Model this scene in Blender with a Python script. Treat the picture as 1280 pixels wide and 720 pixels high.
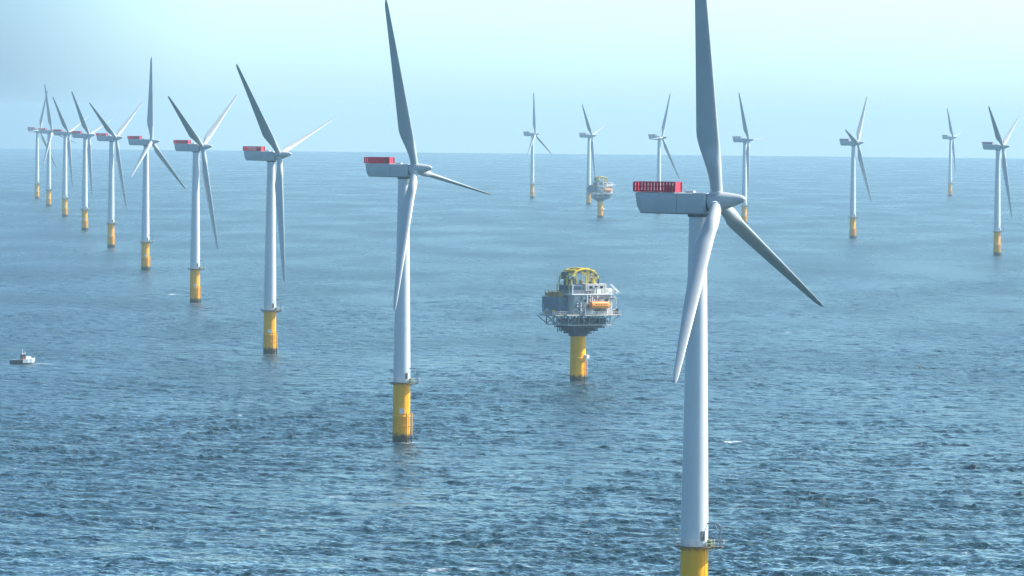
import bpy, bmesh, math, random
import numpy as np
from mathutils import Vector, Matrix

R = math.radians
random.seed(7)
for o in list(bpy.data.objects):
    bpy.data.objects.remove(o)
SC = bpy.context.scene
COL = SC.collection

# ------------------------------------------------------------------ camera
CAM_H = 96.0
cd = bpy.data.cameras.new('camera')
cam = bpy.data.objects.new('camera', cd)
COL.objects.link(cam)
SC.camera = cam
cd.sensor_width = 36.0
cd.lens = 36.0 * 7700 / 1280
cd.clip_start = 1.0
cd.clip_end = 60000.0
cam.matrix_world = (Matrix.Translation((0, 0, CAM_H)) @ Matrix.Rotation(R(90 - 1.5335), 4, 'X')
                    @ Matrix.Rotation(0.00989, 4, 'Z'))

# ------------------------------------------------------------------ world, sun, exposure
SUN_EL, SUN_AZ = 43.0, 76.0            # azimuth clockwise from the view direction (+Y)
w = bpy.data.worlds.new('World')
SC.world = w
w.use_nodes = True
nt = w.node_tree
bg = nt.nodes['Background']
sky = nt.nodes.new('ShaderNodeTexSky')
sky.sky_type = 'NISHITA'
sky.sun_disc = False
sky.sun_elevation = R(SUN_EL)
sky.sun_rotation = R(SUN_AZ)
sky.altitude = 50
sky.air_density = 1.0
sky.dust_density = 1.6
sky.ozone_density = 2.5
# milky band of bright air low over the horizon, thinner to the left, away from the sun
wtc = nt.nodes.new('ShaderNodeTexCoord')
wsep = nt.nodes.new('ShaderNodeSeparateXYZ')
nt.links.new(wtc.outputs['Generated'], wsep.inputs[0])
def wramp(sock, a, b, va, vb):
    n = nt.nodes.new('ShaderNodeMapRange')
    n.interpolation_type = 'SMOOTHSTEP'
    n.inputs['From Min'].default_value = a
    n.inputs['From Max'].default_value = b
    n.inputs['To Min'].default_value = va
    n.inputs['To Max'].default_value = vb
    nt.links.new(sock, n.inputs['Value'])
    return n.outputs[0]
w_el = wramp(wsep.outputs['Z'], 0.03, 0.40, 1.0, 0.0)
w_az = wramp(wsep.outputs['X'], -0.094, -0.045, 0.0, 1.0)
def wmix(fac, ca, cb):
    n = nt.nodes.new('ShaderNodeMix'); n.data_type = 'RGBA'
    nt.links.new(fac, n.inputs[0])
    for sock, c in ((n.inputs[6], ca), (n.inputs[7], cb)):
        if isinstance(c, tuple):
            sock.default_value = c
        else:
            nt.links.new(c, sock)
    return n.outputs[2]
low = wmix(w_az, (0.64, 1.00, 1.42, 1), (1.30, 1.86, 2.12, 1))
gain = wmix(w_el, (0.78, 0.93, 0.94, 1), low)
w_hz = wramp(wsep.outputs['Z'], 0.004, 0.05, 1.0, 0.0)
rim = wmix(w_hz, (1.0, 1.0, 1.0, 1), (1.17, 1.20, 1.36, 1))
rimx = nt.nodes.new('ShaderNodeMix'); rimx.data_type = 'RGBA'; rimx.blend_type = 'MULTIPLY'
rimx.inputs[0].default_value = 1.0
nt.links.new(gain, rimx.inputs[6]); nt.links.new(rim, rimx.inputs[7])
gain = rimx.outputs[2]
tint = nt.nodes.new('ShaderNodeMix')
tint.data_type = 'RGBA'
tint.blend_type = 'MULTIPLY'
tint.inputs[0].default_value = 1.0
nt.links.new(sky.outputs[0], tint.inputs[6])
nt.links.new(gain, tint.inputs[7])
nt.links.new(tint.outputs[2], bg.inputs[0])
bg.inputs[1].default_value = 0.105

sd = bpy.data.lights.new('sun', 'SUN')
sd.energy = 4.9
sd.angle = R(0.53)
sd.color = (1.0, 0.955, 0.88)
sun = bpy.data.objects.new('sun', sd)
COL.objects.link(sun)
sv = Vector((math.sin(R(SUN_AZ)) * math.cos(R(SUN_EL)), math.cos(R(SUN_AZ)) * math.cos(R(SUN_EL)), math.sin(R(SUN_EL))))
sun.rotation_euler = sv.to_track_quat('Z', 'Y').to_euler()

SC.view_settings.view_transform = 'Standard'
SC.view_settings.look = 'None'
SC.view_settings.exposure = 0.9
SC.view_settings.gamma = 1.0
SC.view_settings.use_curve_mapping = False
SC.render.engine = 'CYCLES'
SC.cycles.use_denoising = True
SC.cycles.max_bounces = 6
SC.cycles.volume_bounces = 0

# ------------------------------------------------------------------ materials
def new_mat(name):
    m = bpy.data.materials.new(name)
    m.use_nodes = True
    return m, m.node_tree, m.node_tree.nodes['Principled BSDF']

def paint(name, col, rough=0.45, var=0.08, scale=0.6, metallic=0.0, streak=False):
    """painted metal: slow tone variation, optional rain streaks, a little roughness variation"""
    m, t, b = new_mat(name)
    tc = t.nodes.new('ShaderNodeTexCoord')
    mp = t.nodes.new('ShaderNodeMapping')
    mp.inputs['Scale'].default_value = (1, 1, 0.12) if streak else (1, 1, 1)
    t.links.new(tc.outputs['Object'], mp.inputs['Vector'])
    n = t.nodes.new('ShaderNodeTexNoise')
    n.inputs['Scale'].default_value = scale
    n.inputs['Detail'].default_value = 5
    t.links.new(mp.outputs[0], n.inputs['Vector'])
    r = t.nodes.new('ShaderNodeValToRGB')
    r.color_ramp.elements[0].position = 0.3
    r.color_ramp.elements[1].position = 0.7
    r.color_ramp.elements[0].color = tuple(c * (1 - var) for c in col) + (1,)
    r.color_ramp.elements[1].color = tuple(min(1, c * (1 + var * 0.5)) for c in col) + (1,)
    t.links.new(n.outputs[0], r.inputs[0])
    t.links.new(r.outputs[0], b.inputs['Base Color'])
    b.inputs['Roughness'].default_value = rough
    b.inputs['Metallic'].default_value = metallic
    return m

M = {}
M['white'] = paint('white_paint', (0.64, 0.66, 0.67), 0.38, 0.09, 0.35, streak=True)
M['blade'] = paint('blade_gelcoat', (0.45, 0.48, 0.485), 0.30, 0.06, 0.25)
M['nacelle'] = paint('nacelle_shell', (0.45, 0.48, 0.49), 0.45, 0.08, 0.4)
M['seam'] = paint('seam_rubber', (0.10, 0.11, 0.12), 0.7)
M['red'] = paint('red_paint', (0.50, 0.022, 0.055), 0.5, 0.2, 1.5)
M['galv'] = paint('galvanised_steel', (0.50, 0.52, 0.53), 0.5, 0.15, 2.0, metallic=0.2)
M['dark'] = paint('dark_steel', (0.045, 0.05, 0.055), 0.6, 0.2, 1.5)
M['door'] = paint('door_grey', (0.10, 0.11, 0.12), 0.5)
M['plate'] = paint('plate_white', (0.75, 0.75, 0.72), 0.5)
M['cabinet'] = paint('cabinet_green', (0.22, 0.27, 0.06), 0.5)
M['grey'] = paint('module_grey', (0.52, 0.51, 0.475), 0.55, 0.18, 0.5, streak=True)
M['bluegrey'] = paint('blue_grey_paint', (0.12, 0.18, 0.24), 0.5, 0.2, 0.7)
M['steel'] = paint('under_steel', (0.055, 0.075, 0.10), 0.55, 0.3, 0.5)
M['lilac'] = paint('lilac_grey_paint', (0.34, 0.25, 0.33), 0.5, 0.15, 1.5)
M['walkway'] = paint('shaded_walkway_steel', (0.17, 0.12, 0.055), 0.6, 0.25, 1.5)  # dark brown carries the platform's shade in its colour
M['truss'] = paint('truss_paint', (0.26, 0.29, 0.31), 0.55, 0.4, 0.4)
M['deckyellow'] = paint('crane_yellow', (0.72, 0.52, 0.03), 0.5, 0.2, 1.0)
M['orange'] = paint('lifeboat_orange', (0.85, 0.27, 0.01), 0.4, 0.08, 0.8)
M['ochre'] = paint('ochre_paint', (0.42, 0.27, 0.05), 0.6, 0.3, 0.8)
M['hull'] = paint('hull_black', (0.012, 0.014, 0.02), 0.4)
M['boatwhite'] = paint('boat_white', (0.82, 0.82, 0.80), 0.35)
M['rust'] = paint('wheelhouse_brown', (0.20, 0.09, 0.06), 0.5)
M['glass'] = paint('dark_glass', (0.015, 0.02, 0.025), 0.08)

def pile_paint(name):
    """yellow coating with rain streaks, and a weed-stained band at the splash zone (heights are the thing's own)"""
    m, t, b = new_mat(name)
    tc = t.nodes.new('ShaderNodeTexCoord')
    sep = t.nodes.new('ShaderNodeSeparateXYZ')
    t.links.new(tc.outputs['Object'], sep.inputs[0])
    mp = t.nodes.new('ShaderNodeMapping')
    mp.inputs['Scale'].default_value = (1.2, 1.2, 0.08)
    t.links.new(tc.outputs['Object'], mp.inputs['Vector'])
    n = t.nodes.new('ShaderNodeTexNoise')
    n.inputs['Scale'].default_value = 1.0
    n.inputs['Detail'].default_value = 6
    t.links.new(mp.outputs[0], n.inputs['Vector'])
    r = t.nodes.new('ShaderNodeValToRGB')
    r.color_ramp.elements[0].position = 0.30
    r.color_ramp.elements[0].color = (0.90, 0.38, 0.001, 1)
    r.color_ramp.elements[1].position = 0.55
    r.color_ramp.elements[1].color = (1.0, 0.47, 0.001, 1)
    t.links.new(n.outputs[0], r.inputs[0])
    n2 = t.nodes.new('ShaderNodeTexNoise')
    n2.inputs['Scale'].default_value = 0.8
    n2.inputs['Detail'].default_value = 5
    t.links.new(tc.outputs['Object'], n2.inputs['Vector'])
    add = t.nodes.new('ShaderNodeMath'); add.operation = 'MULTIPLY_ADD'
    t.links.new(n2.outputs[0], add.inputs[0])
    add.inputs[1].default_value = 2.2
    t.links.new(sep.outputs['Z'], add.inputs[2])
    mr = t.nodes.new('ShaderNodeMapRange')
    mr.inputs['From Min'].default_value = 4.1
    mr.inputs['From Max'].default_value = 3.0
    t.links.new(add.outputs[0], mr.inputs['Value'])
    mix = t.nodes.new('ShaderNodeMix'); mix.data_type = 'RGBA'
    t.links.new(mr.outputs[0], mix.inputs[0])
    t.links.new(r.outputs[0], mix.inputs[6])
    mix.inputs[7].default_value = (0.075, 0.06, 0.025, 1)
    t.links.new(mix.outputs[2], b.inputs['Base Color'])
    b.inputs['Roughness'].default_value = 0.55
    b.inputs['Specular IOR Level'].default_value = 0.2
    return m
M['pile'] = pile_paint('yellow_pile_paint')

def sea_mat():
    m, t, b = new_mat('sea_water')
    geo = t.nodes.new('ShaderNodeNewGeometry')
    # ripples too small for the mesh
    mp = t.nodes.new('ShaderNodeMapping')
    mp.inputs['Scale'].default_value = (1.0, 0.8, 1.0)
    t.links.new(geo.outputs['Position'], mp.inputs['Vector'])
    n1 = t.nodes.new('ShaderNodeTexNoise')
    n1.inputs['Scale'].default_value = 0.55
    n1.inputs['Detail'].default_value = 5
    n1.inputs['Roughness'].default_value = 0.6
    t.links.new(mp.outputs[0], n1.inputs['Vector'])
    bump = t.nodes.new('ShaderNodeBump')
    bump.inputs['Strength'].default_value = 1.0
    bump.inputs['Distance'].default_value = 1.1
    t.links.new(n1.outputs[0], bump.inputs['Height'])
    n4 = t.nodes.new('ShaderNodeTexNoise')
    n4.inputs['Scale'].default_value = 0.075
    n4.inputs['Detail'].default_value = 4
    n4.inputs['Roughness'].default_value = 0.6
    t.links.new(mp.outputs[0], n4.inputs['Vector'])
    bump2 = t.nodes.new('ShaderNodeBump')
    bump2.inputs['Distance'].default_value = 6.5
    t.links.new(n4.outputs[0], bump2.inputs['Height'])
    t.links.new(bump.outputs[0], bump2.inputs['Normal'])
    t.links.new(bump2.outputs[0], b.inputs['Normal'])
    # wind lanes: slightly smoother and rougher stretches
    mp2 = t.nodes.new('ShaderNodeMapping')
    mp2.inputs['Scale'].default_value = (0.012, 0.0035, 1.0)
    t.links.new(geo.outputs['Position'], mp2.inputs['Vector'])
    n2 = t.nodes.new('ShaderNodeTexNoise')
    n2.inputs['Scale'].default_value = 1.0
    n2.inputs['Detail'].default_value = 4
    t.links.new(mp2.outputs[0], n2.inputs['Vector'])
    mr = t.nodes.new('ShaderNodeMapRange')
    mr.inputs['From Min'].default_value = 0.3
    mr.inputs['From Max'].default_value = 0.7
    mr.inputs['To Min'].default_value = -0.07
    mr.inputs['To Max'].default_value = 0.05
    t.links.new(n2.outputs[0], mr.inputs['Value'])
    ch = t.nodes.new('ShaderNodeAttribute')
    ch.attribute_name = 'chop'
    rs = t.nodes.new('ShaderNodeMath'); rs.operation = 'ADD'
    t.links.new(ch.outputs['Fac'], rs.inputs[0])
    t.links.new(mr.outputs[0], rs.inputs[1])
    t.links.new(rs.outputs[0], b.inputs['Roughness'])
    b.inputs['IOR'].default_value = 1.333
    # foam
    at = t.nodes.new('ShaderNodeAttribute')
    at.attribute_name = 'foam'
    n3 = t.nodes.new('ShaderNodeTexNoise')
    n3.inputs['Scale'].default_value = 1.3
    n3.inputs['Detail'].default_value = 5
    t.links.new(geo.outputs['Position'], n3.inputs['Vector'])
    ad = t.nodes.new('ShaderNodeMath'); ad.operation = 'MULTIPLY'
    t.links.new(at.outputs['Fac'], ad.inputs[0])
    mr3 = t.nodes.new('ShaderNodeMapRange')
    mr3.inputs['From Min'].default_value = 0.42
    mr3.inputs['From Max'].default_value = 0.72
    mr3.inputs['To Min'].default_value = 0.3
    mr3.inputs['To Max'].default_value = 1.4
    t.links.new(n3.outputs[0], mr3.inputs['Value'])
    t.links.new(mr3.outputs[0], ad.inputs[1])
    ad.use_clamp = True
    mix = t.nodes.new('ShaderNodeMix'); mix.data_type = 'RGBA'
    t.links.new(ad.outputs[0], mix.inputs[0])
    mix.inputs[6].default_value = (0.005, 0.034, 0.048, 1)
    mix.inputs[7].default_value = (0.82, 0.85, 0.86, 1)
    t.links.new(mix.outputs[2], b.inputs['Base Color'])
    return m
M['sea'] = sea_mat()

# ------------------------------------------------------------------ helpers
def link_mesh(name, bm, mat, parent=None, smooth=False, auto=None):
    me = bpy.data.meshes.new(name)
    bmesh.ops.recalc_face_normals(bm, faces=bm.faces)
    if smooth:
        for f in bm.faces:
            f.smooth = True
        if auto:
            for e in bm.edges:
                if len(e.link_faces) == 2 and e.calc_face_angle(0) > R(auto):
                    e.smooth = False
    bm.to_mesh(me)
    bm.free()
    me.materials.append(mat)
    o = bpy.data.objects.new(name, me)
    COL.objects.link(o)
    if parent:
        o.parent = parent
    return o

def empty(name, label, cat, loc=(0, 0, 0), rz=0.0, group=None):
    o = bpy.data.objects.new(name, None)
    COL.objects.link(o)
    o.empty_display_size = 2
    o.location = loc
    o.rotation_euler = (0, 0, rz)
    o['label'] = label
    o['category'] = cat
    if group:
        o['group'] = group
    return o

def box(bm, c, s, rz=0.0, bevel=0.0):
    """box of centre c and full size s"""
    g = bmesh.ops.create_cube(bm, size=1.0)
    vs = g['verts']
    bmesh.ops.scale(bm, vec=s, verts=vs)
    if bevel:
        es = list({e for v in vs for e in v.link_edges})
        r = bmesh.ops.bevel(bm, geom=es, offset=bevel, segments=2, affect='EDGES', profile=0.6)
        vs = list({v for v in r['verts']} | {v for v in vs if v.is_valid})
    if rz:
        bmesh.ops.rotate(bm, cent=(0, 0, 0), matrix=Matrix.Rotation(rz, 3, 'Z'), verts=vs)
    bmesh.ops.translate(bm, vec=c, verts=vs)

def tube(bm, p, q, r, seg=8, r2=None, caps=True):
    p, q = Vector(p), Vector(q)
    d = q - p
    L = d.length
    m = Matrix.Translation((p + q) / 2) @ d.to_track_quat('Z', 'Y').to_matrix().to_4x4()
    bmesh.ops.create_cone(bm, cap_ends=caps, segments=seg, radius1=r, radius2=r if r2 is None else r2, depth=L, matrix=m)

def poly_tube(bm, pts, r, seg=6):
    for a, b in zip(pts[:-1], pts[1:]):
        tube(bm, a, b, r, seg)

def lathe(bm, prof, seg=48, axis='Z', cap=True):
    """prof: (radius, height) list"""
    rings = []
    for r, h in prof:
        ring = []
        for i in range(seg):
            a = 2 * math.pi * i / seg
            c, s = max(r, 1e-4) * math.cos(a), max(r, 1e-4) * math.sin(a)
            ring.append(bm.verts.new((c, s, h) if axis == 'Z' else (h, c, s)))
        rings.append(ring)
    for a, b in zip(rings[:-1], rings[1:]):
        for i in range(seg):
            j = (i + 1) % seg
            bm.faces.new((a[i], a[j], b[j], b[i]))
    if cap:
        bm.faces.new(rings[0][::-1])
        bm.faces.new(rings[-1])

def ring_pts(r, z, n, a0=0.0, a1=2 * math.pi):
    return [(r * math.cos(a0 + (a1 - a0) * i / n), r * math.sin(a0 + (a1 - a0) * i / n), z) for i in range(n + 1)]

def children_of(o):
    return [c for c in list(bpy.data.objects) if c.parent == o]

def copy_tree(root, kids):
    """copy a thing with its parts and sub-parts; kids maps object -> children"""
    def rec(o, parent):
        c = o.copy()
        COL.objects.link(c)
        if parent:
            c.parent = parent
        for k in kids.get(o.name, ()):
            rec(k, c)
        return c
    return rec(root, None)

def kid_map():
    d = {}
    for o in bpy.data.objects:
        if o.parent:
            d.setdefault(o.parent.name, []).append(o)
    return d

# ------------------------------------------------------------------ the sea: one sheet out to the horizon
SEA_R = 19500.0
FOAM = [(68.0, 1868.4, 1.7, 3.2, 2.2), (66.0, 1867.5, 1.0, 1.6, 1.8), (70.8, 1868.6, 1.2, 1.2, 1.4),
        (-186.9, 3385.4, 1.8, 6.0, 1.6), (-185.0, 3388, 1.0, 3.0, .9), (128.8, 2867.7, 1.1, 4.0, .8),
        (4.1, 1332.9, .8, 1.8, 1.0), (-8.9, 1323.9, 1.5, 2.2, 1.7), (-7.4, 1326, .8, 1.5, 1.0), (-14.8, 1318.3, 1.4, 1.6, 1.7),
        (-16.6, 1316.5, .9, 1.4, .9), (-43.6, 1577.2, 1.0, 3.0, 1.0), (-45.3, 1571, .9, 3.5, .7), (-23.1, 1651.5, .8, 2.5, .9),
        (165.0, 6058.4, 2.6, 9.0, 1.0), (167.6, 6056, 2.0, 6.0, .9), (94.3, 1533.8, .6, 2.0, .5), (281.9, 4524.7, 1.4, 7.0, .6),
        (-58.0, 1444.0, .8, 1.6, .7), (-135.7, 1689.2, .6, 2.0, .6), (15.1, 2269.1, .8, 3.0, .5), (103.0, 1392.0, .7, 1.6, .6),
        (-88.0, 1999.4, .7, 3.0, .5), (0.5, 1674.3, .7, 2.2, .5),
        # foam lapping at the foundations and the boat's wash
        (-31.5, 1842.6, 3.4, 2.0, .75), (25.5, 2288.6, 4.2, 2.2, .7), (-98.6, 2532.0, 3.4, 2.6, .6), (-165.8, 3227.5, 3.4, 3, .5),
        (-183.0, 2408.0, 3.4, 2.0, .7), (-200.0, 2409.0, 3.0, 2.2, .45)]

def build_sea():
    rng = np.random.default_rng(11)
    fh = 6160 * CAM_H
    rows = [850.0]
    while rows[-1] < SEA_R:
        r = rows[-1]
        k = 0.8 if r < 1200 else 0.17 if r < 2000 else 0.28 if r < 4000 else 0.5 if r < 8000 else 1.2
        rows.append(r + r * r / fh * k)
    rows[-1] = SEA_R
    rr = np.array(rows)
    dr = np.gradient(rr)
    TH = R(7.0)
    nc = 1360
    th = np.linspace(-TH, TH, nc)
    rad, ang = np.meshgrid(rr, th, indexing='ij')
    X = (rad * np.sin(ang)).astype(np.float32)
    Y = (rad * np.cos(ang)).astype(np.float32)
    Z = np.zeros_like(X)
    DX = np.zeros_like(X)
    DY = np.zeros_like(X)
    # short-crested wind sea in wandering groups, on a low swell
    N = 240
    lam = np.exp(rng.uniform(np.log(1.7), np.log(26), N))
    main = R(232)
    dirs = main + rng.normal(0, R(42), N)
    slope = 0.265 * np.sqrt(2.0 / N)
    slope_i = slope * np.where(lam < 4.5, 1.0, (4.5 / lam) ** 0.85)
    env = np.zeros_like(X)
    for i in range(22):
        le = np.exp(rng.uniform(np.log(6), np.log(70)))
        de = rng.uniform(0, 2 * np.pi)
        env += np.sin(np.float32(2 * np.pi / le * np.cos(de)) * X + np.float32(2 * np.pi / le * np.sin(de)) * Y + np.float32(rng.uniform(0, 6.28)))
    env = np.exp(0.42 * env / np.sqrt(11.0))
    env /= np.sqrt(np.mean(env ** 2))
    amp = slope_i * lam / (2 * np.pi)
    ph = rng.uniform(0, 2 * np.pi, N)
    var = np.full(len(rr), 0.012 ** 2)
    for l, d, a, p in zip(lam, dirs, amp, ph):
        k = 2 * np.pi / l
        kx, ky = k * np.cos(d), k * np.sin(d)
        att_r = np.clip(2.0 - 2.0 * abs(ky) * dr / np.pi, 0, 1)
        att_t = np.clip(2.0 - 2.0 * abs(kx) * rr * (th[1] - th[0]) / np.pi, 0, 1)
        att = (att_r * att_t)
        var += 0.5 * (a * k) ** 2 * (1 - att ** 2)
        n = int(np.max(np.nonzero(att > 1e-3)[0], initial=-1)) + 1
        if n == 0:
            continue
        arg = np.float32(kx) * X[:n] + np.float32(ky) * Y[:n] + np.float32(p)
        s, c = np.sin(arg), np.cos(arg)
        A = (a * att[:n, None]).astype(np.float32) * (env[:n] if l < 8 else np.float32(1.0))
        Z[:n] += A * c
        q = np.float32(0.45)
        s *= A
        DX[:n] -= q * np.float32(np.cos(d)) * s
        DY[:n] -= q * np.float32(np.sin(d)) * s
    # groups of higher and lower waves
    grp = (1 + 0.28 * np.sin(X * 0.031 + Y * 0.011 + 1.0) * np.sin(Y * 0.017 - X * 0.008)
           + 0.22 * np.sin(X * 0.013 - Y * 0.006 + 2.2))
    Z *= grp
    edge = np.clip((TH - np.abs(ang)) / R(0.6), 0, 1) * np.clip((rad - 850) / 40, 0, 1)
    Z *= edge
    X = X + DX * edge
    Y = Y + DY * edge
    foam = np.zeros_like(X)
    for fx, fy, sx, sy, st in FOAM:
        foam += st * np.exp(-((X - fx) / sx) ** 2 - ((Y - fy) / sy) ** 2)
    foam = np.clip(foam, 0, 1.8)
    nr = len(rr)
    V = np.stack([X, Y, Z], -1).reshape(-1, 3)
    F = foam.reshape(-1)
    idx = np.arange(nr * nc).reshape(nr, nc)
    Q = np.stack([idx[:-1, :-1], idx[:-1, 1:], idx[1:, 1:], idx[1:, :-1]], -1).reshape(-1, 4)[:, ::-1]
    # the rest of the ring
    r2 = np.array([850.0, 1500, 2600, 4500, 8000, 13000, SEA_R])
    t2 = np.linspace(TH, 2 * np.pi - TH, 90)
    ra, an = np.meshgrid(r2, t2, indexing='ij')
    V2 = np.stack([ra * np.sin(an), ra * np.cos(an), np.zeros_like(ra)], -1).reshape(-1, 3)
    i2 = np.arange(len(r2) * len(t2)).reshape(len(r2), len(t2)) + len(V)
    Q2 = np.stack([i2[:-1, :-1], i2[:-1, 1:], i2[1:, 1:], i2[1:, :-1]], -1).reshape(-1, 4)[:, ::-1]
    # inside of the ring, under the camera
    rimidx = np.concatenate([idx[0, :-1:17], [idx[0, -1]], i2[0, 1:-1]])
    c_i = len(V) + len(V2)
    V3 = np.zeros((1, 3))
    verts = np.concatenate([V, V2, V3])
    quads = np.concatenate([Q, Q2])
    nx = np.roll(rimidx, -1)
    tris = np.stack([np.full(len(rimidx), c_i), nx, rimidx], -1)
    me = bpy.data.meshes.new('sea')
    me.vertices.add(len(verts))
    me.vertices.foreach_set('co', verts.astype(np.float32).ravel())
    nl = quads.size + tris.size
    me.loops.add(nl)
    me.loops.foreach_set('vertex_index', np.concatenate([quads.ravel(), tris.ravel()]).astype(np.int32))
    npoly = len(quads) + len(tris)
    me.polygons.add(npoly)
    starts = np.concatenate([np.arange(len(quads)) * 4, quads.size + np.arange(len(tris)) * 3]).astype(np.int32)
    me.polygons.foreach_set('loop_start', starts)
    me.polygons.foreach_set('use_smooth', np.ones(npoly, dtype=bool))
    me.update(calc_edges=True)
    at = me.attributes.new('foam', 'FLOAT', 'POINT')
    fo = np.zeros(len(verts), dtype=np.float32)
    fo[:len(F)] = F
    at.data.foreach_set('value', fo)
    ct = me.attributes.new('chop', 'FLOAT', 'POINT')     # roughness left by the waves too short for the mesh
    cv = np.full(len(verts), 0.5, dtype=np.float32)
    cv[:len(F)] = np.repeat(0.55 * np.sqrt(np.sqrt(2 * var)), nc)
    ct.data.foreach_set('value', cv)
    print('rough near/far', cv[0], cv[len(F) // 2], cv[len(F) - 1])
    me.materials.append(M['sea'])
    o = bpy.data.objects.new('sea', me)
    COL.objects.link(o)
    o['kind'] = 'structure'
    return o
build_sea()

# ------------------------------------------------------------------ haze: one closed box of even air
def build_haze():
    m = bpy.data.materials.new('haze_air')
    m.use_nodes = True
    t = m.node_tree
    for n in list(t.nodes):
        t.nodes.remove(n)
    out = t.nodes.new('ShaderNodeOutputMaterial')
    v = t.nodes.new('ShaderNodeVolumePrincipled')
    v.inputs['Color'].default_value = (0.55, 0.83, 1.0, 1)
    v.inputs['Density'].default_value = 4.3e-5
    v.inputs['Anisotropy'].default_value = 0.0
    t.links.new(v.outputs[0], out.inputs['Volume'])
    bm = bmesh.new()
    box(bm, (0, 0, 69), (2 * SEA_R + 300, 2 * SEA_R + 300, 146))
    o = link_mesh('haze', bm, m)
    o['kind'] = 'stuff'
build_haze()

# ------------------------------------------------------------------ wind turbine
TP_TOP, HUB_Z = 18.0, 81.75
YAW = R(20)
TILT, CONE = R(6), R(3.4)
def loc_dir(az_right):
    """local horizontal unit vector that points az degrees to the right of 'towards the viewer'"""
    wx, wy = math.sin(R(az_right)), -math.cos(R(az_right))
    c, s = math.cos(YAW), math.sin(YAW)
    return Vector((c * wx - s * wy, s * wx + c * wy, 0))

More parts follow.
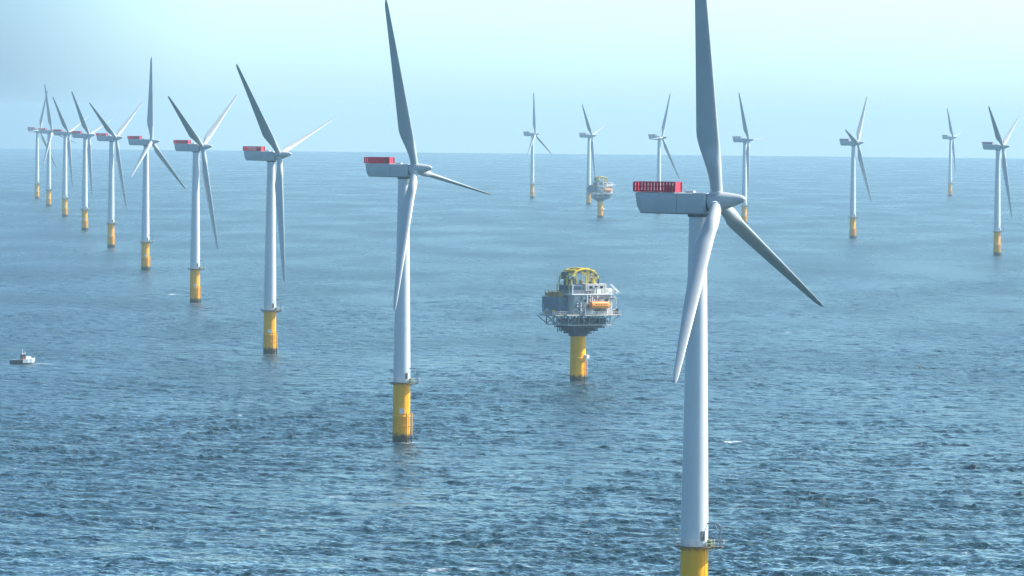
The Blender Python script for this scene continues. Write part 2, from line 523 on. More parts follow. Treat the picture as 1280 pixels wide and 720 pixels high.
def make_turbine():
    t = empty('wind_turbine', 'x', 'wind turbine', group='white offshore wind turbines')
    # yellow foundation
    bm = bmesh.new()
    lathe(bm, [(2.62, -2.5), (2.62, 7.5), (2.70, 7.6), (2.70, 7.9), (2.56, 8.0), (2.56, 17.3), (2.75, 17.35), (2.75, 17.65)], 48)
    tp = link_mesh('yellow_foundation', bm, M['pile'], t, True, 40)
    d = loc_dir(38)
    n = Vector((-d.y, d.x, 0))
    bm = bmesh.new()                       # boat landing: two fender tubes, stand-offs, ladder
    for s in (-1, 1):
        p = d * 4.0 + n * (0.9 * s)
        tube(bm, p + Vector((0, 0, -2)), p + Vector((0, 0, 9.0)), 0.22, 10)
        for z in (1.2, 4.8, 8.4):
            tube(bm, d * 2.5 + n * (0.9 * s) + Vector((0, 0, z)), p + Vector((0, 0, z)), 0.14, 8)
        q = d * 3.45 + n * (0.3 * s)
        tube(bm, q + Vector((0, 0, -1)), q + Vector((0, 0, 17.6)), 0.055, 6)
    for i in range(44):
        z = 0.4 + i * 0.39
        tube(bm, d * 3.45 - n * 0.3 + Vector((0, 0, z)), d * 3.45 + n * 0.3 + Vector((0, 0, z)), 0.03, 5)
    link_mesh('boat_landing', bm, M['pile'], t, True, 40)
    dd = loc_dir(4)
    bm = bmesh.new()
    box(bm, (0, 0, 0), (0.06, 1.5, 1.5), bevel=0.015)
    bmesh.ops.rotate(bm, cent=(0, 0, 0), matrix=Matrix.Rotation(math.atan2(dd.y, dd.x), 3, 'Z'), verts=bm.verts)
    bmesh.ops.translate(bm, vec=dd * 2.66 + Vector((0, 0, 9.4)), verts=bm.verts)
    link_mesh('marker_plate', bm, M['plate'], t)
    # work platform round the top of the foundation, with a lay-down wing on the right
    dw = loc_dir(80)
    nw = Vector((-dw.y, dw.x, 0))
    bm = bmesh.new()
    lathe(bm, [(2.2, 17.78), (3.8, 17.78), (3.8, 18.0), (2.2, 18.0)], 40, cap=False)
    for i in range(12):
        a = 2 * math.pi * i / 12
        e = Vector((math.cos(a), math.sin(a), 0))
        tube(bm, e * 2.6 + Vector((0, 0, 17.2)), e * 3.6 + Vector((0, 0, 17.7)), 0.06, 6)
    for sx in (3.3, 4.2, 5.0):
        box(bm, tuple(dw * sx + Vector((0, 0, 17.86))), (0.78, 2.2, 0.16), math.atan2(dw.y, dw.x))
    for s in (-1, 1):
        tube(bm, dw * 2.6 + nw * s + Vector((0, 0, 16.9)), dw * 5.0 + nw * s + Vector((0, 0, 17.75)), 0.06, 6)
    plat = link_mesh('work_platform', bm, M['walkway'], t)
    bm = bmesh.new()
    rp = 3.78
    for z in (18.55, 19.1):
        poly_tube(bm, ring_pts(rp, z, 40), 0.035, 5)
    for i in range(22):
        a = 2 * math.pi * i / 22
        tube(bm, (rp * math.cos(a), rp * math.sin(a), 18.0), (rp * math.cos(a), rp * math.sin(a), 19.1), 0.04, 5)
    for z in (18.55, 19.1):
        poly_tube(bm, [dw * 3.6 + nw * 1.25 + Vector((0, 0, z)), dw * 5.5 + nw * 1.25 + Vector((0, 0, z)),
                       dw * 5.5 - nw * 1.25 + Vector((0, 0, z)), dw * 3.6 - nw * 1.25 + Vector((0, 0, z))], 0.035, 5)
    for a, b in ((4.5, 1.25), (5.5, 1.25), (5.5, 0), (5.5, -1.25), (4.5, -1.25)):
        tube(bm, dw * a + nw * b + Vector((0, 0, 17.95)), dw * a + nw * b + Vector((0, 0, 19.1)), 0.04, 5)
    link_mesh('railing', bm, M['galv'], plat)
    bm = bmesh.new()                       # swinging davit: post, curved head, boom towards the tower
    pb = dw * 4.9 - nw * 0.7
    poly_tube(bm, [pb + Vector((0, 0, 17.95)), pb + Vector((0, 0, 21.7)), pb - dw * 0.5 + Vector((0, 0, 22.15)),
                   pb - dw * 2.0 + Vector((0, 0, 22.3)), pb - dw * 2.6 + Vector((0, 0, 22.1))], 0.13, 8)
    tube(bm, pb - dw * 2.55 + Vector((0, 0, 22.1)), pb - dw * 2.55 + Vector((0, 0, 20.6)), 0.035, 5)
    tube(bm, pb + Vector((0, 0, 20.2)), pb - dw * 1.2 + Vector((0, 0, 22.2)), 0.07, 6)
    link_mesh('davit_crane', bm, M['bluegrey'], plat)
    bm = bmesh.new()
    dc = loc_dir(60)
    box(bm, tuple(dc * 3.2 + Vector((0, 0, 18.62))), (0.7, 0.9, 1.24), math.atan2(dc.y, dc.x), 0.03)
    link_mesh('cabinet', bm, M['cabinet'], plat)
    # tower: three flanged cans
    prof = []
    z0, z1, ra, rb = 17.7, 79.45, 2.52, 1.62
    def rad(z):
        return ra + (rb - ra) * max(0, (z - 24) / (z1 - 24)) if z > 24 else ra
    fl = [38.0, 59.0]
    prof.append((ra, z0))
    for z in (24.0,):
        prof.append((rad(z), z))
    for f in fl:
        prof += [(rad(f), f - 0.06), (rad(f) - 0.025, f - 0.04), (rad(f) - 0.025, f + 0.04), (rad(f), f + 0.06)]
    prof.append((rad(z1), z1))
    bm = bmesh.new()
    lathe(bm, prof, 64)
    tw = link_mesh('tower', bm, M['white'], t, True, 30)
    dt = loc_dir(36)
    bm = bmesh.new()
    box(bm, (0, 0, 0), (0.16, 0.95, 1.9), bevel=0.075)
    bmesh.ops.rotate(bm, cent=(0, 0, 0), matrix=Matrix.Rotation(math.atan2(dt.y, dt.x), 3, 'Z'), verts=bm.verts)
    bmesh.ops.translate(bm, vec=dt * 2.5 + Vector((0, 0, 19.9)), verts=bm.verts)
    link_mesh('door', bm, M['door'], tw)
    bm = bmesh.new()
    lathe(bm, [(1.9, 79.0), (1.9, 79.7)], 40)
    link_mesh('yaw_collar', bm, M['seam'], t, True, 40)
    # nacelle shell: long box, sloping underside at the rear, raked tail, tapering to the rotor end
    bm = bmesh.new()
    secs = []
    for x, hw, zb, zt in ((-11.6, 1.75, 80.75, 83.35), (-11.0, 1.98, 79.75, 83.42), (-10.7, 2.0, 79.55, 83.42), (-3.6, 2.0, 79.45, 83.42),
                          (1.0, 2.0, 79.4, 83.42), (1.75, 1.95, 79.55, 83.38), (2.0, 1.75, 79.9, 83.2)):
        r = 0.28
        pts = []
        for cx, cz, a0 in ((hw - r, zt - r, 0), (-hw + r, zt - r, 90), (-hw + r, zb + r, 180), (hw - r, zb + r, 270)):
            for k in range(4):
                a = R(a0 + 30 * k)
                pts.append((x - (0.25 if False else 0), cx + r * math.cos(a), cz + r * math.sin(a)))
        secs.append([bm.verts.new(p) for p in pts])
    # raked tail: lower edge further forward
    for v in secs[0]:
        v.co.x = -11.75 + (83.4 - v.co.z) * 0.17
    for v in secs[1]:
        v.co.x = -11.35 + (83.4 - v.co.z) * 0.17
    for v in secs[2]:
        v.co.x = -11.0 + (83.4 - v.co.z) * 0.17
    for a, b in zip(secs[:-1], secs[1:]):
        for i in range(16):
            j = (i + 1) % 16
            bm.faces.new((a[i], a[j], b[j], b[i]))
    bm.faces.new(secs[0][::-1]); bm.faces.new(secs[-1])
    na = link_mesh('nacelle', bm, M['nacelle'], t, True, 25)
    bm = bmesh.new()                       # rubber joints round the shell and a ridge along the keel
    for x in (-3.55,):
        for y in (-2.012, 2.012):
            box(bm, (x, y, 81.42), (0.06, 0.02, 3.4))
        box(bm, (x, 0, 83.43), (0.06, 3.4, 0.02))
    for y in (-1.99, 1.99):
        box(bm, (-4.6, y, 79.62), (12.0, 0.07, 0.10))
    link_mesh('shell_joint', bm, M['seam'], na)
    bm = bmesh.new()
    lathe(bm, [(1.62, 1.9), (1.62, 2.3)], 40, 'X')
    bmesh.ops.translate(bm, vec=(0, 0, 81.68), verts=bm.verts)
    link_mesh('rotor_bearing', bm, M['seam'], na, True, 40)
    bm = bmesh.new()                       # wind vane mast and cooler on the roof
    box(bm, (-1.6, 0.3, 83.62), (1.6, 1.6, 0.36), bevel=0.05)
    tube(bm, (-2.3, -0.9, 83.4), (-2.3, -0.9, 84.6), 0.04, 6)
    tube(bm, (-2.3, -1.3, 84.5), (-2.3, -0.5, 84.5), 0.03, 6)
    link_mesh('roof_instruments', bm, M['nacelle'], na)
    # red hoist platform over the tail
    x0, x1, y0, zf, zt = -11.9, -4.0, 1.95, 83.55, 85.35
    bm = bmesh.new()
    box(bm, ((x0 + x1) / 2, 0, zf), (x1 - x0, 2 * y0, 0.12))
    for z in (zf + 0.2, zf + 0.95, zt):
        for y in (-y0, y0):
            box(bm, ((x0 + x1) / 2, y, z), (x1 - x0 + 0.1, 0.10, 0.13))
        for x in (x0, x1):
            box(bm, (x, 0, z), (0.10, 2 * y0 - 0.11, 0.125))
    n = 13
    for i in range(n + 1):
        x = x0 + (x1 - x0) * i / n
        for y in (-y0, y0):
            box(bm, (x, y, (zf + zt) / 2), (0.41, 0.06, zt - zf - 0.02))
    for i in range(1, 5):
        y = -y0 + 2 * y0 * i / 5
        for x in (x0, x1):
            box(bm, (x, y, (zf + zt) / 2), (0.06, 0.66, zt - zf - 0.02))
    hp = link_mesh('hoist_platform', bm, M['red'], na)
    bm = bmesh.new()
    box(bm, (-5.6, 0.2, 84.25), (1.7, 2.2, 1.25), bevel=0.06)
    link_mesh('hatch_housing', bm, M['seam'], na)
    # hub and blades
    hub_prof = [(1.45, -1.75), (1.62, -1.6), (1.72, -0.8), (1.75, 0.0), (1.70, 0.9), (1.55, 1.8), (1.30, 2.8), (1.02, 3.8), (0.78, 4.6),
                (0.55, 5.1), (0.3, 5.36), (0.05, 5.45)]
    bm = bmesh.new()
    lathe(bm, hub_prof, 48, 'X')
    hub = link_mesh('hub', bm, M['blade'], t, True, 50)
    hub.location = (3.75, 0, HUB_Z + 0.15)
    bm = bmesh.new()
    L = 54.0
    NP = 28
    secs = []
    spans = [1.0, 1.9, 2.6, 3.6, 5, 6.5, 8, 9.5, 11, 12.3, 13.5, 15, 17, 20, 24, 28, 32, 36, 40, 44, 47, 49.5, 51.3, 52.6, 53.4, 53.8, 54.0]
    for s in spans:
        if s < 2.7:
            ch, th, le, circ = 2.3, 1.0, 0.5, 1.0
        else:
            u = min(1, max(0, (s - 2.6) / (13.2 - 2.6)))
            u = u * u * (3 - 2 * u)
            if s <= 13.2:
                ch = 2.3 + (4.15 - 2.3) * u
                th = 1.0 + (0.30 - 1.0) * min(1, u * 1.25)
                le = 0.5 + (0.27 - 0.5) * u
                circ = max(0, 1 - u * 1.35)
            else:
                v = (s - 13.2) / (L - 13.2)
                ch = 4.15 * (1 - v) + 1.0 * v
                th = 0.30 - 0.15 * v
                le = 0.27 + 0.05 * v
                circ = 0
                if s > 51:
                    ch *= max(0.12, math.sqrt(max(0, 1 - ((s - 51) / 3.02) ** 2)))
        tw = R(13) * (1 - min(1, s / 50)) ** 1.6 + R(2)
        ring = []
        for i in range(NP):
            a = 2 * math.pi * i / NP
            xc = 0.5 * (1 + math.cos(a))            # 1 = trailing, 0 = leading
            yt = 5 * (0.2969 * math.sqrt(xc) - 0.126 * xc - 0.3516 * xc ** 2 + 0.2843 * xc ** 3 - 0.1030 * xc ** 4)
            camber = 0.035 * 4 * xc * (1 - xc) * (1 - circ)
            ya = (yt * th * (1 if math.sin(a) >= 0 else -1)) + camber
            yc_ = 0.5 * math.sin(a)
            y = (ya * (1 - circ) + yc_ * circ) * ch
            x = (le - xc) * ch
            c_, s_ = math.cos(tw), math.sin(tw)
            ring.append(bm.verts.new((c_ * x - s_ * y + s * math.tan(CONE), s_ * x + c_ * y, s)))
        secs.append(ring)
    for a, b in zip(secs[:-1], secs[1:]):
        for i in range(NP):
            j = (i + 1) % NP
            bm.faces.new((a[i], a[j], b[j], b[i]))
    bm.faces.new(secs[0][::-1]); bm.faces.new(secs[-1])
    b0 = link_mesh('blade', bm, M['blade'], hub, True, 60)
    bm = bmesh.new()
    lathe(bm, [(1.22, 1.45), (1.26, 1.5), (1.26, 1.85), (1.18, 1.9)], 32)
    c0 = link_mesh('root_collar', bm, M['white'], hub, True, 40)
    for o0 in (b0, c0):
        for k in (1, 2):
            o = o0.copy()
            COL.objects.link(o)
            o.parent = hub
            o.rotation_euler = (-2 * math.pi * k / 3, 0, 0)
    return t, hub

turb, hub0 = make_turbine()
kids = kid_map()
# x, y on the sea, yaw, angle of one blade (from upright, clockwise as the wind sees it), what sets it apart
SPOTS = [
    (34.3, 1140.7, 20, 113, 'largest and nearest white wind turbine, its foundation cut off by the bottom edge'),
    (-32.8, 1846.3, 21, 99, 'second nearest turbine, one blade straight up past the picture top, left of the big substation'),
    (-99.6, 2535.7, 23.5, 73, 'turbine with dark raised blade and pale blade level to the right, third nearest of all'),
    (-166.4, 3231.0, 20, 59, 'turbine with two blades in a V and red railing, small whitecap by its base'),
    (-233.9, 3924.3, 18, 5, 'turbine with one blade pointing straight up and two hanging down, in the long left row'),
    (-300.4, 4606.3, 22, 59, 'turbine with wide V of raised blades just left of the one with upright blade'),
    (-368.6, 5302.8, 18, 74, 'slender turbine fourth from the far end of the left row, dark blade leaning left'),
    (-438.5, 6027.4, 18, 71, 'small turbine third from the far end of the left row, leaning dark blade'),
    (-507.3, 6729.9, 21, 104, 'small hazy turbine second from the far end of the left row'),
    (-568.5, 7356.5, 20, 27, 'farthest turbine of the left row, standing closest to the left edge'),
    (24.5, 7892.2, 20, 119, 'tiny hazy turbine alone between the two nearest turbines, one blade straight up'),
    (89.9, 7328.7, 18, 74, 'tiny hazy turbine standing right behind the small distant substation'),
    (157.0, 6637.8, 25, 27, 'hazy turbine whose tower foot hides behind the nacelle of the nearest turbine'),
    (224.2, 5969.0, 19, 88, 'hazy turbine just right of the hub of the nearest turbine'),
    (291.8, 5287.5, 17, 42, 'turbine with one short foreshortened blade, left of the tiny one on the right side'),
    (609.0, 8585.8, 17, 80, 'smallest faintest turbine, between two larger ones at the right side'),
    (364.7, 4636.7, 18.6, 64, 'turbine closest to the right edge, pale blade cut by the picture border'),
]
def hub_rot(theta):
    return (Matrix.Rotation(-TILT, 3, 'Y') @ Matrix.Rotation(-theta, 3, 'X')).to_euler()
for i, (x, y, yaw, th, lab) in enumerate(SPOTS):
    o = turb if i == 0 else copy_tree(turb, kids)
    o.location = (x, y, 0)
    o.rotation_euler = (0, 0, -R(yaw))
    o['label'] = lab
    h = hub0 if i == 0 else [c for c in o.children if c.name.startswith('hub')][0]
    h.rotation_euler = hub_rot(R(th))
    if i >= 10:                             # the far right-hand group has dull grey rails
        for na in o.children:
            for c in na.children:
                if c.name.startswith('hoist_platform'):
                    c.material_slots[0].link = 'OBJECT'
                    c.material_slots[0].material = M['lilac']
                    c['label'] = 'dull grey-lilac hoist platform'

# ------------------------------------------------------------------ offshore substation
SUB_RZ = R(34)
def make_substation():
    t = empty('offshore_substation', 'x', 'substation', group='offshore substations on yellow piles')
    def part(name, bm, m, parent=None, smooth=False):
        return link_mesh(name, bm, M[m], parent or t, smooth, 35)
    bm = bmesh.new()
    lathe(bm, [(2.95, -2.5), (2.95, 8.5), (3.05, 8.6), (3.05, 9.0), (2.9, 9.1), (2.9, 17.6)], 48)
    part('yellow_pile', bm, 'pile', smooth=True)
    bm = bmesh.new()
    d = Vector((0.42, -0.91, 0)); n = Vector((0.91, 0.42, 0))
    for q in (-0.7, 0.7):
        tube(bm, d * 3.6 + n * q + Vector((0, 0, -2)), d * 3.6 + n * q + Vector((0, 0, 8.2)), 0.16, 8)
        for z in (1.5, 5.0, 8.0):
            tube(bm, d * 2.8 + n * q + Vector((0, 0, z)), d * 3.6 + n * q + Vector((0, 0, z)), 0.1, 6)
    for i in range(20):
        z = 0.5 + i * 0.45
        tube(bm, d * 3.3 - n * 0.3 + Vector((0, 0, z)), d * 3.3 + n * 0.3 + Vector((0, 0, z)), 0.04, 5)
    link_mesh('boat_landing', bm, M['pile'], t)
    bm = bmesh.new()
    box(bm, tuple(d * 3.5 + n * 0.5 + Vector((0, 0, 9.4))), (1.7, 1.2, 1.3), R(25), 0.08)
    part('rest_platform', bm, 'boatwhite')
    # cable deck below: stepped trays round the pile head
    bm = bmesh.new()
    lathe(bm, [(3.3, 17.0), (3.6, 17.2), (3.6, 17.8), (3.3, 17.9)], 24)
    for k, (wx, wy, z) in enumerate(((8.0, 7.4, 18.1), (11.4, 9.4, 19.15), (14.6, 12.4, 20.3))):
        box(bm, (0.4 * k - 0.3, 0, z), (wx, wy, 0.3))
        box(bm, (0.4 * k - 0.3, 0, z + 0.5), (wx - 1.2, wy - 1.2, 0.72))
        for i in range(7):
            x = -wx / 2 + 0.4 + (wx - 0.8) * i / 6 + 0.4 * k - 0.3
            for y in (-wy / 2 + 0.1, wy / 2 - 0.1):
                box(bm, (x, y, z + 0.52), (0.3, 0.18, 0.74))
        for i in range(6):
            y = -wy / 2 + 0.6 + (wy - 1.2) * i / 5
            box(bm, (-wx / 2 + 0.1 + 0.4 * k - 0.3, y, z + 0.52), (0.18, 0.3, 0.74))
    for i in range(9):
        tube(bm, (-5 + i * 1.25, -4.9, 18.0 + (i % 3) * 0.5), (-5 + i * 1.25, -4.9, 21.1), 0.16, 6)
        tube(bm, (-6.1, -4.6 + i * 1.15, 18.3 + (i % 2) * 0.6), (-6.1, -4.6 + i * 1.15, 21.1), 0.16, 6)
    part('cable_deck', bm, 'steel')
    # lower deck with its braces
    bm = bmesh.new()
    box(bm, (0, 0, 21.3), (19.5, 15.0, 0.35))
    part('lower_deck', bm, 'grey')
    bm = bmesh.new()
    for y in (-7.2, -2.4, 2.4, 7.2):
        for x in (-9.4, -4.7, 0, 4.7, 9.4):
            tube(bm, (x, y, 21.48), (x, y, 24.85), 0.22, 6)
        for x in (-9.4, -4.7, 0, 4.7):
            s = 1 if (x in (-9.4, 0)) else -1
            tube(bm, (x + (0 if s > 0 else 4.7), y, 21.5), (x + (4.7 if s > 0 else 0), y, 24.8), 0.16, 6)
    for x in (-9.4, 9.4):
        for y in (-7.2, -2.4, 2.4):
            tube(bm, (x, y, 21.5), (x, y + 4.8, 24.8), 0.16, 6)
    for sx in (-1, 1):
        for y in (-6.5, 0, 6.5):
            tube(bm, (sx * 9.4, y, 21.4), (sx * 14.3, y, 24.8), 0.18, 6)
    part('truss', bm, 'truss')
    rng = random.Random(5)
    bm = bmesh.new()
    for i in range(15):
        x, y = rng.uniform(-8, 8), rng.uniform(-6, 6)
        box(bm, (x, y, 21.48 + 1.2), (rng.uniform(1.2, 3), rng.uniform(1.2, 2.6), 2.4 * rng.uniform(0.6, 1)), bevel=0.05)
    part('switchgear', bm, 'steel')
    # main deck with wings
    bm = bmesh.new()
    box(bm, (0, 0, 25.05), (22.5, 18.0, 0.4))
    for s in (-1, 1):
        box(bm, (s * 13.05, -1.5, 25.05), (3.6, 11.0, 0.3))
        for k in range(6):
            box(bm, (s * 13.05, -6.4 + k * 2.0, 24.75), (3.5, 0.18, 0.28))
    box(bm, (2.0, -9.9, 25.05), (13.0, 1.8, 0.3))
    md = part('main_deck', bm, 'grey')
    def rails(z, x0, x1, y0, y1, name, parent, m='galv', step=1.6):
        bm = bmesh.new()
        for h in (0.55, 1.1):
            poly_tube(bm, [(x0, y0, z + h), (x1, y0, z + h), (x1, y1, z + h), (x0, y1, z + h), (x0, y0, z + h)], 0.06, 5)
        nx, ny = max(1, int((x1 - x0) / step)), max(1, int((y1 - y0) / step))
        for i in range(nx + 1):
            x = x0 + (x1 - x0) * i / nx
            for y in (y0, y1):
                tube(bm, (x, y, z), (x, y, z + 1.1), 0.06, 5)
        for i in range(1, ny):
            y = y0 + (y1 - y0) * i / ny
            for x in (x0, x1):
                tube(bm, (x, y, z), (x, y, z + 1.1), 0.06, 5)
        return link_mesh(name, bm, M[m], parent)
    rails(25.22, -14.75, 14.75, -6.9, 3.9, 'railing', md)
    rails(25.22, -4.4, 8.4, -10.7, 8.9, 'railing', md)
    # main module: lit front block, set-back wing on its left
    bm = bmesh.new()
    box(bm, (1.5, -0.5, 28.85), (17.0, 14.0, 7.2), bevel=0.08)
    for i in range(16):                       # corrugation ribs
        box(bm, (-6.4 + i * 1.05, -7.53, 28.85), (0.22, 0.10, 6.9))
        if i < 13:
            box(bm, (-7.03, -6.9 + i * 1.05, 28.85), (0.10, 0.22, 6.9))
    mod = part('main_module', bm, 'grey')
    bm = bmesh.new()
    box(bm, (-4.6, -7.6, 26.7), (1.3, 0.14, 2.4), bevel=0.03)
    part('door', bm, 'door', mod)
    for x, z in ((-2.0, 30.6), (0.8, 30.6), (7.4, 30.6)):
        bm = bmesh.new()
        box(bm, (x, -7.62, z), (1.5, 0.12, 1.0), bevel=0.03)
        part('louvre', bm, 'steel', mod)
    bm = bmesh.new()
    for k in range(3):
        tube(bm, (-0.2 + k * 0.9, -7.95, 25.3), (-0.2 + k * 0.9, -7.95, 32.6 - k * 0.8), 0.22, 8)
    part('riser_pipe', bm, 'boatwhite', mod)
    rp = random.Random(9)
    for nm, mt, cnt in (('pipework', 'boatwhite', 10), ('cable_tray', 'steel', 12), ('service_box', 'bluegrey', 10)):
        bm = bmesh.new()
        for k in range(cnt):
            x, z = rp.uniform(-6, 9.2), rp.uniform(25.9, 31.6)
            w_, h_ = (rp.uniform(0.2, 0.4), rp.uniform(1.5, 5)) if nm == 'pipework' else (rp.uniform(1, 4), rp.uniform(0.25, 0.5)) if nm == 'cable_tray' else (rp.uniform(0.5, 1.3), rp.uniform(0.6, 1.5))
            h_ = min(h_, 2 * (32.4 - z), 2 * (z - 25.3))
            w_ = min(w_, 2 * (9.9 - x))
            box(bm, (x, -7.85 - 0.03 * k, z), (w_, 0.5, h_))
        o_ = part(nm, bm, mt, mod)
        o_['kind'] = 'stuff'
    bm = bmesh.new()
    box(bm, (-9.1, 2.2, 28.6), (4.1, 11.0, 6.2), bevel=0.06)
    for k in range(9):
        box(bm, (-11.2, -2.6 + k * 1.2, 28.6), (0.16, 0.5, 5.6))
    part('transformer_bay', bm, 'bluegrey')
    bm = bmesh.new()
    for k in range(6):
        box(bm, (-9.4 + rng.uniform(-1, 1), -2.2 + k * 1.8, 31.75 + 0.75), (rng.uniform(1.2, 2.6), 1.2, rng.uniform(1.0, 1.9)), bevel=0.05)
    for k in range(5):
        tube(bm, (-10.8, -2.6 + k * 2.2, 31.7), (-10.8, -2.6 + k * 2.2, 34.4), 0.12, 6)
    part('deck_cargo', bm, 'ochre')
    # upper deck
    bm = bmesh.new()
    box(bm, (0.8, -0.5, 32.75), (18.6, 15.4, 0.4))
    box(bm, (11.4, -2.5, 33.1), (4.6, 6.5, 0.3))
    ud = part('upper_deck', bm, 'boatwhite')
    rails(32.95, -8.4, 10.0, -8.1, 7.1, 'railing', ud)
    bm = bmesh.new()
    tube(bm, (-8.3, -8.0, 32.95), (-8.3, -8.0, 36.6), 0.25, 8)
    part('mast', bm, 'boatwhite', ud)
    bm = bmesh.new()
    box(bm, (4.0, -1.2, 34.75), (9.5, 9.0, 3.6), bevel=0.08)
    for k in range(7):
        box(bm, (0.1 + k * 1.3, -5.75, 34.7), (0.2, 0.08, 3.3))
    ub = part('control_cabin', bm, 'grey')
    bm = bmesh.new()
    for k in range(3):
        box(bm, (1.6 + k * 2.4, -5.76, 35.3), (1.3, 0.1, 0.9))
    part('window', bm, 'glass', ub)
    bm = bmesh.new()
    for k in range(2):
        box(bm, (-4.8, -4.3 + k * 5.0, 34.6), (4.4, 3.6, 3.2), bevel=0.08)
        for j in range(8):
            box(bm, (-7.1, -5.8 + k * 5.0 + j * 0.45, 34.5), (0.3, 0.1, 2.6))
            box(bm, (-6.7 + j * 0.52, -6.2 + k * 5.0, 34.5), (0.1, 0.3, 2.6))
    for k in range(4):
        tube(bm, (-6.0 + k * 1.1, -4.3, 36.2), (-6.0 + k * 1.1, -4.3, 38.0), 0.18, 8)
    part('cooling_unit', bm, 'bluegrey')
    bm = bmesh.new()                        # sloping stair and white tank at the right end
    for s in (-0.5, 0.5):
        tube(bm, (9.2, -7.4 + s, 36.4), (13.2, -7.4 + s, 33.3), 0.16, 6)
    for k in range(9):
        box(bm, (9.3 + k * 0.44, -7.4, 36.3 - k * 0.34), (0.3, 1.0, 0.06))
    box(bm, (9.6, 2.0, 34.2), (2.2, 3.6, 2.2), bevel=0.3)
    part('stair', bm, 'boatwhite')
    bm = bmesh.new()
    tube(bm, (12.2, -6.0, 33.2), (12.2, -6.0, 34.6), 0.9, 16)
    tube(bm, (12.2, -3.2, 34.1), (12.2, 0.4, 34.1), 0.75, 16)
    part('storage_tank', bm, 'boatwhite', smooth=True)
    # yellow arched frame with a crane on top
    bm = bmesh.new()
    def arch(y, r=0.30):
        pts = []
        for i in range(15):
            a = math.pi * (1 - i / 14)
            pts.append((-0.2 + 6.2 * math.cos(a), y, 36.0 + 6.0 * max(0, math.sin(a)) ** 0.62))
        poly_tube(bm, pts, r, 6)
        return pts
    A, B_, C_ = arch(-4.4), arch(-1.2, 0.26), arch(3.6)
    for i in range(0, 15):
        tube(bm, A[i], C_[i], 0.17, 6)
        if i < 14:
            tube(bm, A[i], B_[i + 1], 0.10, 5)
            tube(bm, C_[i], B_[i + 1], 0.10, 5)
    for x in (-7.2, 9.2):
        for y in (-4.4, 3.6):
            tube(bm, (x, y, 32.95), (x, y, 36.2), 0.28, 8)
    for i in (4, 6, 8, 10):
        tube(bm, A[i], (A[i][0], A[i][1], 36.5), 0.15, 6)
        box(bm, (A[i][0] + 0.2, -0.5, A[i][2] + 0.35), (1.5, 7.4, 0.35))
    for i in (2, 3, 11, 12):
        box(bm, (A[i][0], -4.45, A[i][2] - 0.5), (0.9, 0.2, 1.1))
    part('yellow_frame', bm, 'deckyellow')
    for i in (2, 5, 7, 9, 11):
        bm = bmesh.new()
        box(bm, (A[i][0], -4.55, A[i][2] - 0.75), (1.0, 0.5, 0.9), bevel=0.06)
        part('winch_box', bm, 'steel')
    bm = bmesh.new()
    box(bm, (-5.4, 1.0, 39.6), (2.0, 2.4, 2.6), bevel=0.1)
    tube(bm, (-5.4, 1.0, 32.9), (-5.4, 1.0, 38.6), 0.6, 12)
    tube(bm, (-5.4, 0.4, 40.6), (3.2, 0.2, 41.3), 0.3, 8)
    part('crane', bm, 'steel')
    rq = random.Random(21)
    for nm, mt, cnt in (('fan_unit', 'galv', 12), ('duct', 'boatwhite', 9), ('cable_drum', 'steel', 14), ('tool_chest', 'deckyellow', 6), ('gas_rack', 'ochre', 6)):
        for k in range(cnt):
            bm = bmesh.new()
            top = rq.random() < 0.45
            if top:
                x, y, z = rq.uniform(-5.6, 6.0), rq.uniform(-5.2, 3.0), 36.4 if k % 2 else 33.0
                if z < 35 and x > -1.2:
                    y = -6.7
            else:
                x, y, z = (rq.uniform(-14.2, -11.8) if rq.random() < 0.5 else rq.uniform(11.2, 14.2), rq.uniform(-6.0, 3.0), 25.25)
            sx, sy, sz = rq.uniform(0.7, 1.7), rq.uniform(0.7, 1.4), rq.uniform(0.8, 2.3)
            if nm in ('cable_drum', 'fan_unit'):
                tube(bm, (x, y, z), (x, y, z + sz), sx * 0.5, 12)
                tube(bm, (x, y, z + sz - 0.1), (x, y, z + sz + 0.05), sx * 0.58, 12)
            else:
                box(bm, (x, y, z + sz / 2), (sx, sy, sz), bevel=0.05)
            part(nm, bm, mt)
    for x, y, h in ((-6.8, 4.0, 41.2), (7.6, 3.0, 40.2), (13.8, 3.4, 30.0), (-13.9, 2.8, 29.0)):
        bm = bmesh.new()
        tube(bm, (x, y, 25.3 if h < 35 else 33), (x, y, h), 0.1, 6)
        part('antenna_mast', bm, 'galv')
    bm = bmesh.new()
    for s in (-1, 1):
        tube(bm, (10.2, s * 5.0, 25.3), (13.5, s * 5.0, 31.5), 0.2, 6)
        tube(bm, (10.2, s * 5.0, 31.5), (13.5, s * 5.0, 31.5), 0.2, 6)
        tube(bm, (13.5, s * 5.0, 31.5), (13.5, s * 5.0, 25.3), 0.2, 6)
    tube(bm, (13.5, -5, 31.5), (13.5, 5, 31.5), 0.2, 6)
    tube(bm, (13.5, -5, 28.5), (13.5, 5, 31.5), 0.14, 6)
    part('pipe_rack', bm, 'galv')
    bm = bmesh.new()
    for x in (2.6, 8.4):
        tube(bm, (x, -7.55, 30.9), (x, -10.2, 31.2), 0.18, 6)
        tube(bm, (x, -7.55, 29.2), (x, -9.8, 31.1), 0.12, 6)
        tube(bm, (x, -9.4, 31.1), (x, -9.4, 30.0), 0.05, 5)
    box(bm, (0.2, -8.6, 28.4), (2.8, 1.9, 1.6), bevel=0.1)
    part('lifeboat_davit', bm, 'steel')
    return t

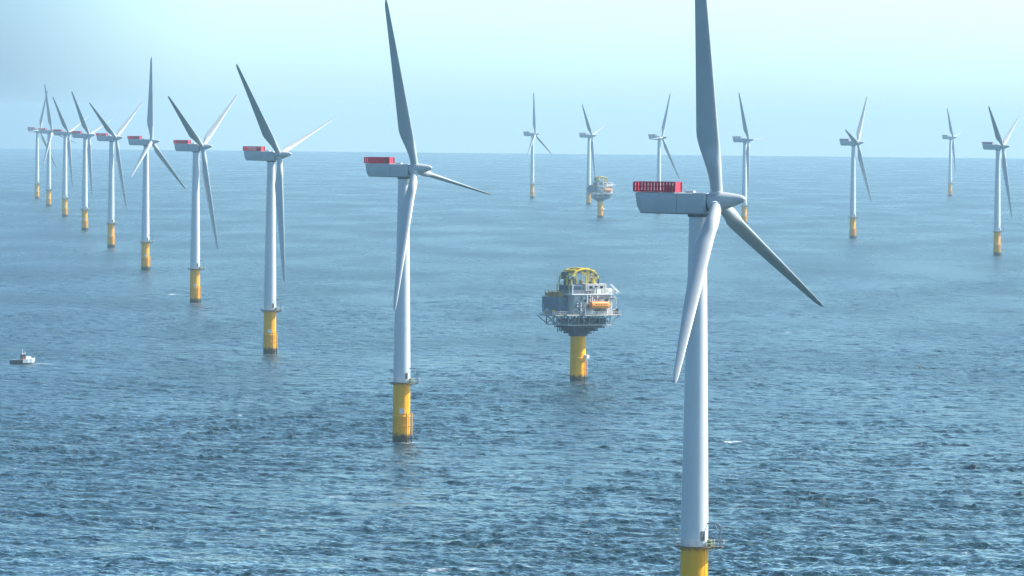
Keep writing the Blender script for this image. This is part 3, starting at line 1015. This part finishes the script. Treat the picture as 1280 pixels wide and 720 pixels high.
def make_lifeboat():
    """orange enclosed lifeboat hanging in davits"""
    t = empty('lifeboat', 'x', 'lifeboat', group='orange lifeboats hung on the substations')
    bm = bmesh.new()
    secs = []
    for x, hw, zb, zt in ((-4.2, 0.9, 0.3, 2.2), (-4.0, 1.2, 0.1, 2.5), (-2.0, 1.3, 0.0, 2.6), (0, 1.3, 0.0, 2.6), (2.4, 1.3, 0.0, 2.6), (3.9, 1.15, 0.1, 2.5), (4.2, 0.8, 0.4, 2.2)):
        ring = []
        for k in range(14):
            a = 2 * math.pi * k / 14
            c, s = math.cos(a), math.sin(a)
            e = 0.55
            ring.append(bm.verts.new((x, hw * math.copysign(abs(c) ** e, c), (zb + zt) / 2 + (zt - zb) / 2 * math.copysign(abs(s) ** e, s))))
        secs.append(ring)
    for a, b in zip(secs[:-1], secs[1:]):
        for i in range(14):
            j = (i + 1) % 14
            bm.faces.new((a[i], a[j], b[j], b[i]))
    bm.faces.new(secs[0][::-1]); bm.faces.new(secs[-1])
    link_mesh('hull', bm, M['orange'], t, True, 50)
    bm = bmesh.new()
    for x in (-2.2, -1.0, 0.2, 1.4, 2.4):
        box(bm, (x, -1.27, 1.65), (0.5, 0.08, 0.35), bevel=0.02)
    link_mesh('window', bm, M['glass'], t)
    bm = bmesh.new()
    box(bm, (0, -1.31, 0.95), (6.2, 0.06, 0.14))
    box(bm, (0, 1.31, 0.95), (6.2, 0.06, 0.14))
    link_mesh('fender_strip', bm, M['ochre'], t)
    return t

sub = make_substation()
lb = make_lifeboat()
kids = kid_map()
SUBS = [(24.8, 2292.4, 'big grey substation with yellow arched frame, on a yellow pile between the two nearest turbines',
         'orange lifeboat hanging on the front of the big near substation'),
        (89.2, 6290.0, 'small distant hazy substation beside the nacelle of the nearest turbine',
         'tiny orange lifeboat hanging on the small distant substation')]
for i, (x, y, l1, l2) in enumerate(SUBS):
    o = sub if i == 0 else copy_tree(sub, kids)
    b = lb if i == 0 else copy_tree(lb, kids)
    o.location = (x, y, 0)
    o.rotation_euler = (0, 0, SUB_RZ)
    o['label'] = l1
    p = Matrix.Rotation(SUB_RZ, 3, 'Z') @ Vector((2.9, -9.5, 27.5))
    b.location = (x + p.x, y + p.y, p.z)
    b.rotation_euler = (0, 0, SUB_RZ)
    b['label'] = l2

# ------------------------------------------------------------------ workboat
def make_boat(x, y, rz):
    t = empty('workboat', 'small workboat with dark low stern and white bow, on open water at the left edge', 'boat', (x, y, 0.45), rz)
    def hull(bm, st):
        secs = []
        for (px, hb, hd, zk, zd) in st:
            secs.append([bm.verts.new(p) for p in ((px, -hd, zd), (px, -hb, zk + 0.5), (px, 0, zk), (px, hb, zk + 0.5), (px, hd, zd))])
        for a, b in zip(secs[:-1], secs[1:]):
            for i in range(4):
                bm.faces.new((a[i], a[i + 1], b[i + 1], b[i]))
            bm.faces.new((a[4], a[0], b[0], b[4]))
        bm.faces.new(secs[0]); bm.faces.new(secs[-1][::-1])
    bm = bmesh.new()
    hull(bm, [(-6.0, 1.35, 1.5, -0.9, 1.1), (-3.0, 1.6, 1.7, -1.0, 1.1), (-0.6, 1.6, 1.75, -1.0, 1.15)])
    link_mesh('stern_hull', bm, M['hull'], t)
    bm = bmesh.new()
    hull(bm, [(-0.6, 1.5, 1.8, -0.6, 1.35), (2.0, 1.4, 1.8, -0.6, 1.5), (4.4, 0.8, 1.45, -0.5, 1.75), (5.8, 0.15, 0.8, -0.2, 2.0), (6.3, 0.03, 0.25, 0.2, 2.1)])
    link_mesh('bow_hull', bm, M['boatwhite'], t)
    bm = bmesh.new()
    box(bm, (2.6, 0, 2.1), (2.8, 2.2, 1.3), bevel=0.15)
    link_mesh('cabin', bm, M['boatwhite'], t)
    bm = bmesh.new()
    box(bm, (0.2, 0, 2.4), (1.9, 2.2, 2.7), bevel=0.1)
    wh = link_mesh('wheelhouse', bm, M['rust'], t)
    bm = bmesh.new()
    box(bm, (0.2, -1.1, 3.1), (1.4, 0.06, 0.6))
    box(bm, (1.16, 0, 3.1), (0.06, 1.7, 0.6))
    link_mesh('window', bm, M['glass'], wh)
    bm = bmesh.new()
    box(bm, (0.2, 0, 3.82), (2.2, 2.4, 0.12))
    tube(bm, (0.0, 0, 3.85), (0.0, 0, 6.2), 0.12, 6)
    tube(bm, (0.0, -0.7, 5.2), (0.0, 0.7, 5.2), 0.07, 6)
    tube(bm, (1.5, 0.6, 2.7), (1.5, 0.6, 5.0), 0.1, 6)
    link_mesh('mast', bm, M['boatwhite'], t)
    bm = bmesh.new()
    for s in (-1, 1):
        poly_tube(bm, [(-5.8, 1.4 * s, 1.5), (-1.0, 1.6 * s, 1.5)], 0.05, 5)
        for k in range(5):
            tube(bm, (-5.6 + k * 1.1, 1.45 * s, 0.9), (-5.6 + k * 1.1, 1.45 * s, 1.5), 0.04, 5)
    link_mesh('railing', bm, M['galv'], t)
make_boat(-191.3, 2409.4, R(30))
bpy.data.objects['workboat'].scale = (0.84, 0.8, 0.86)
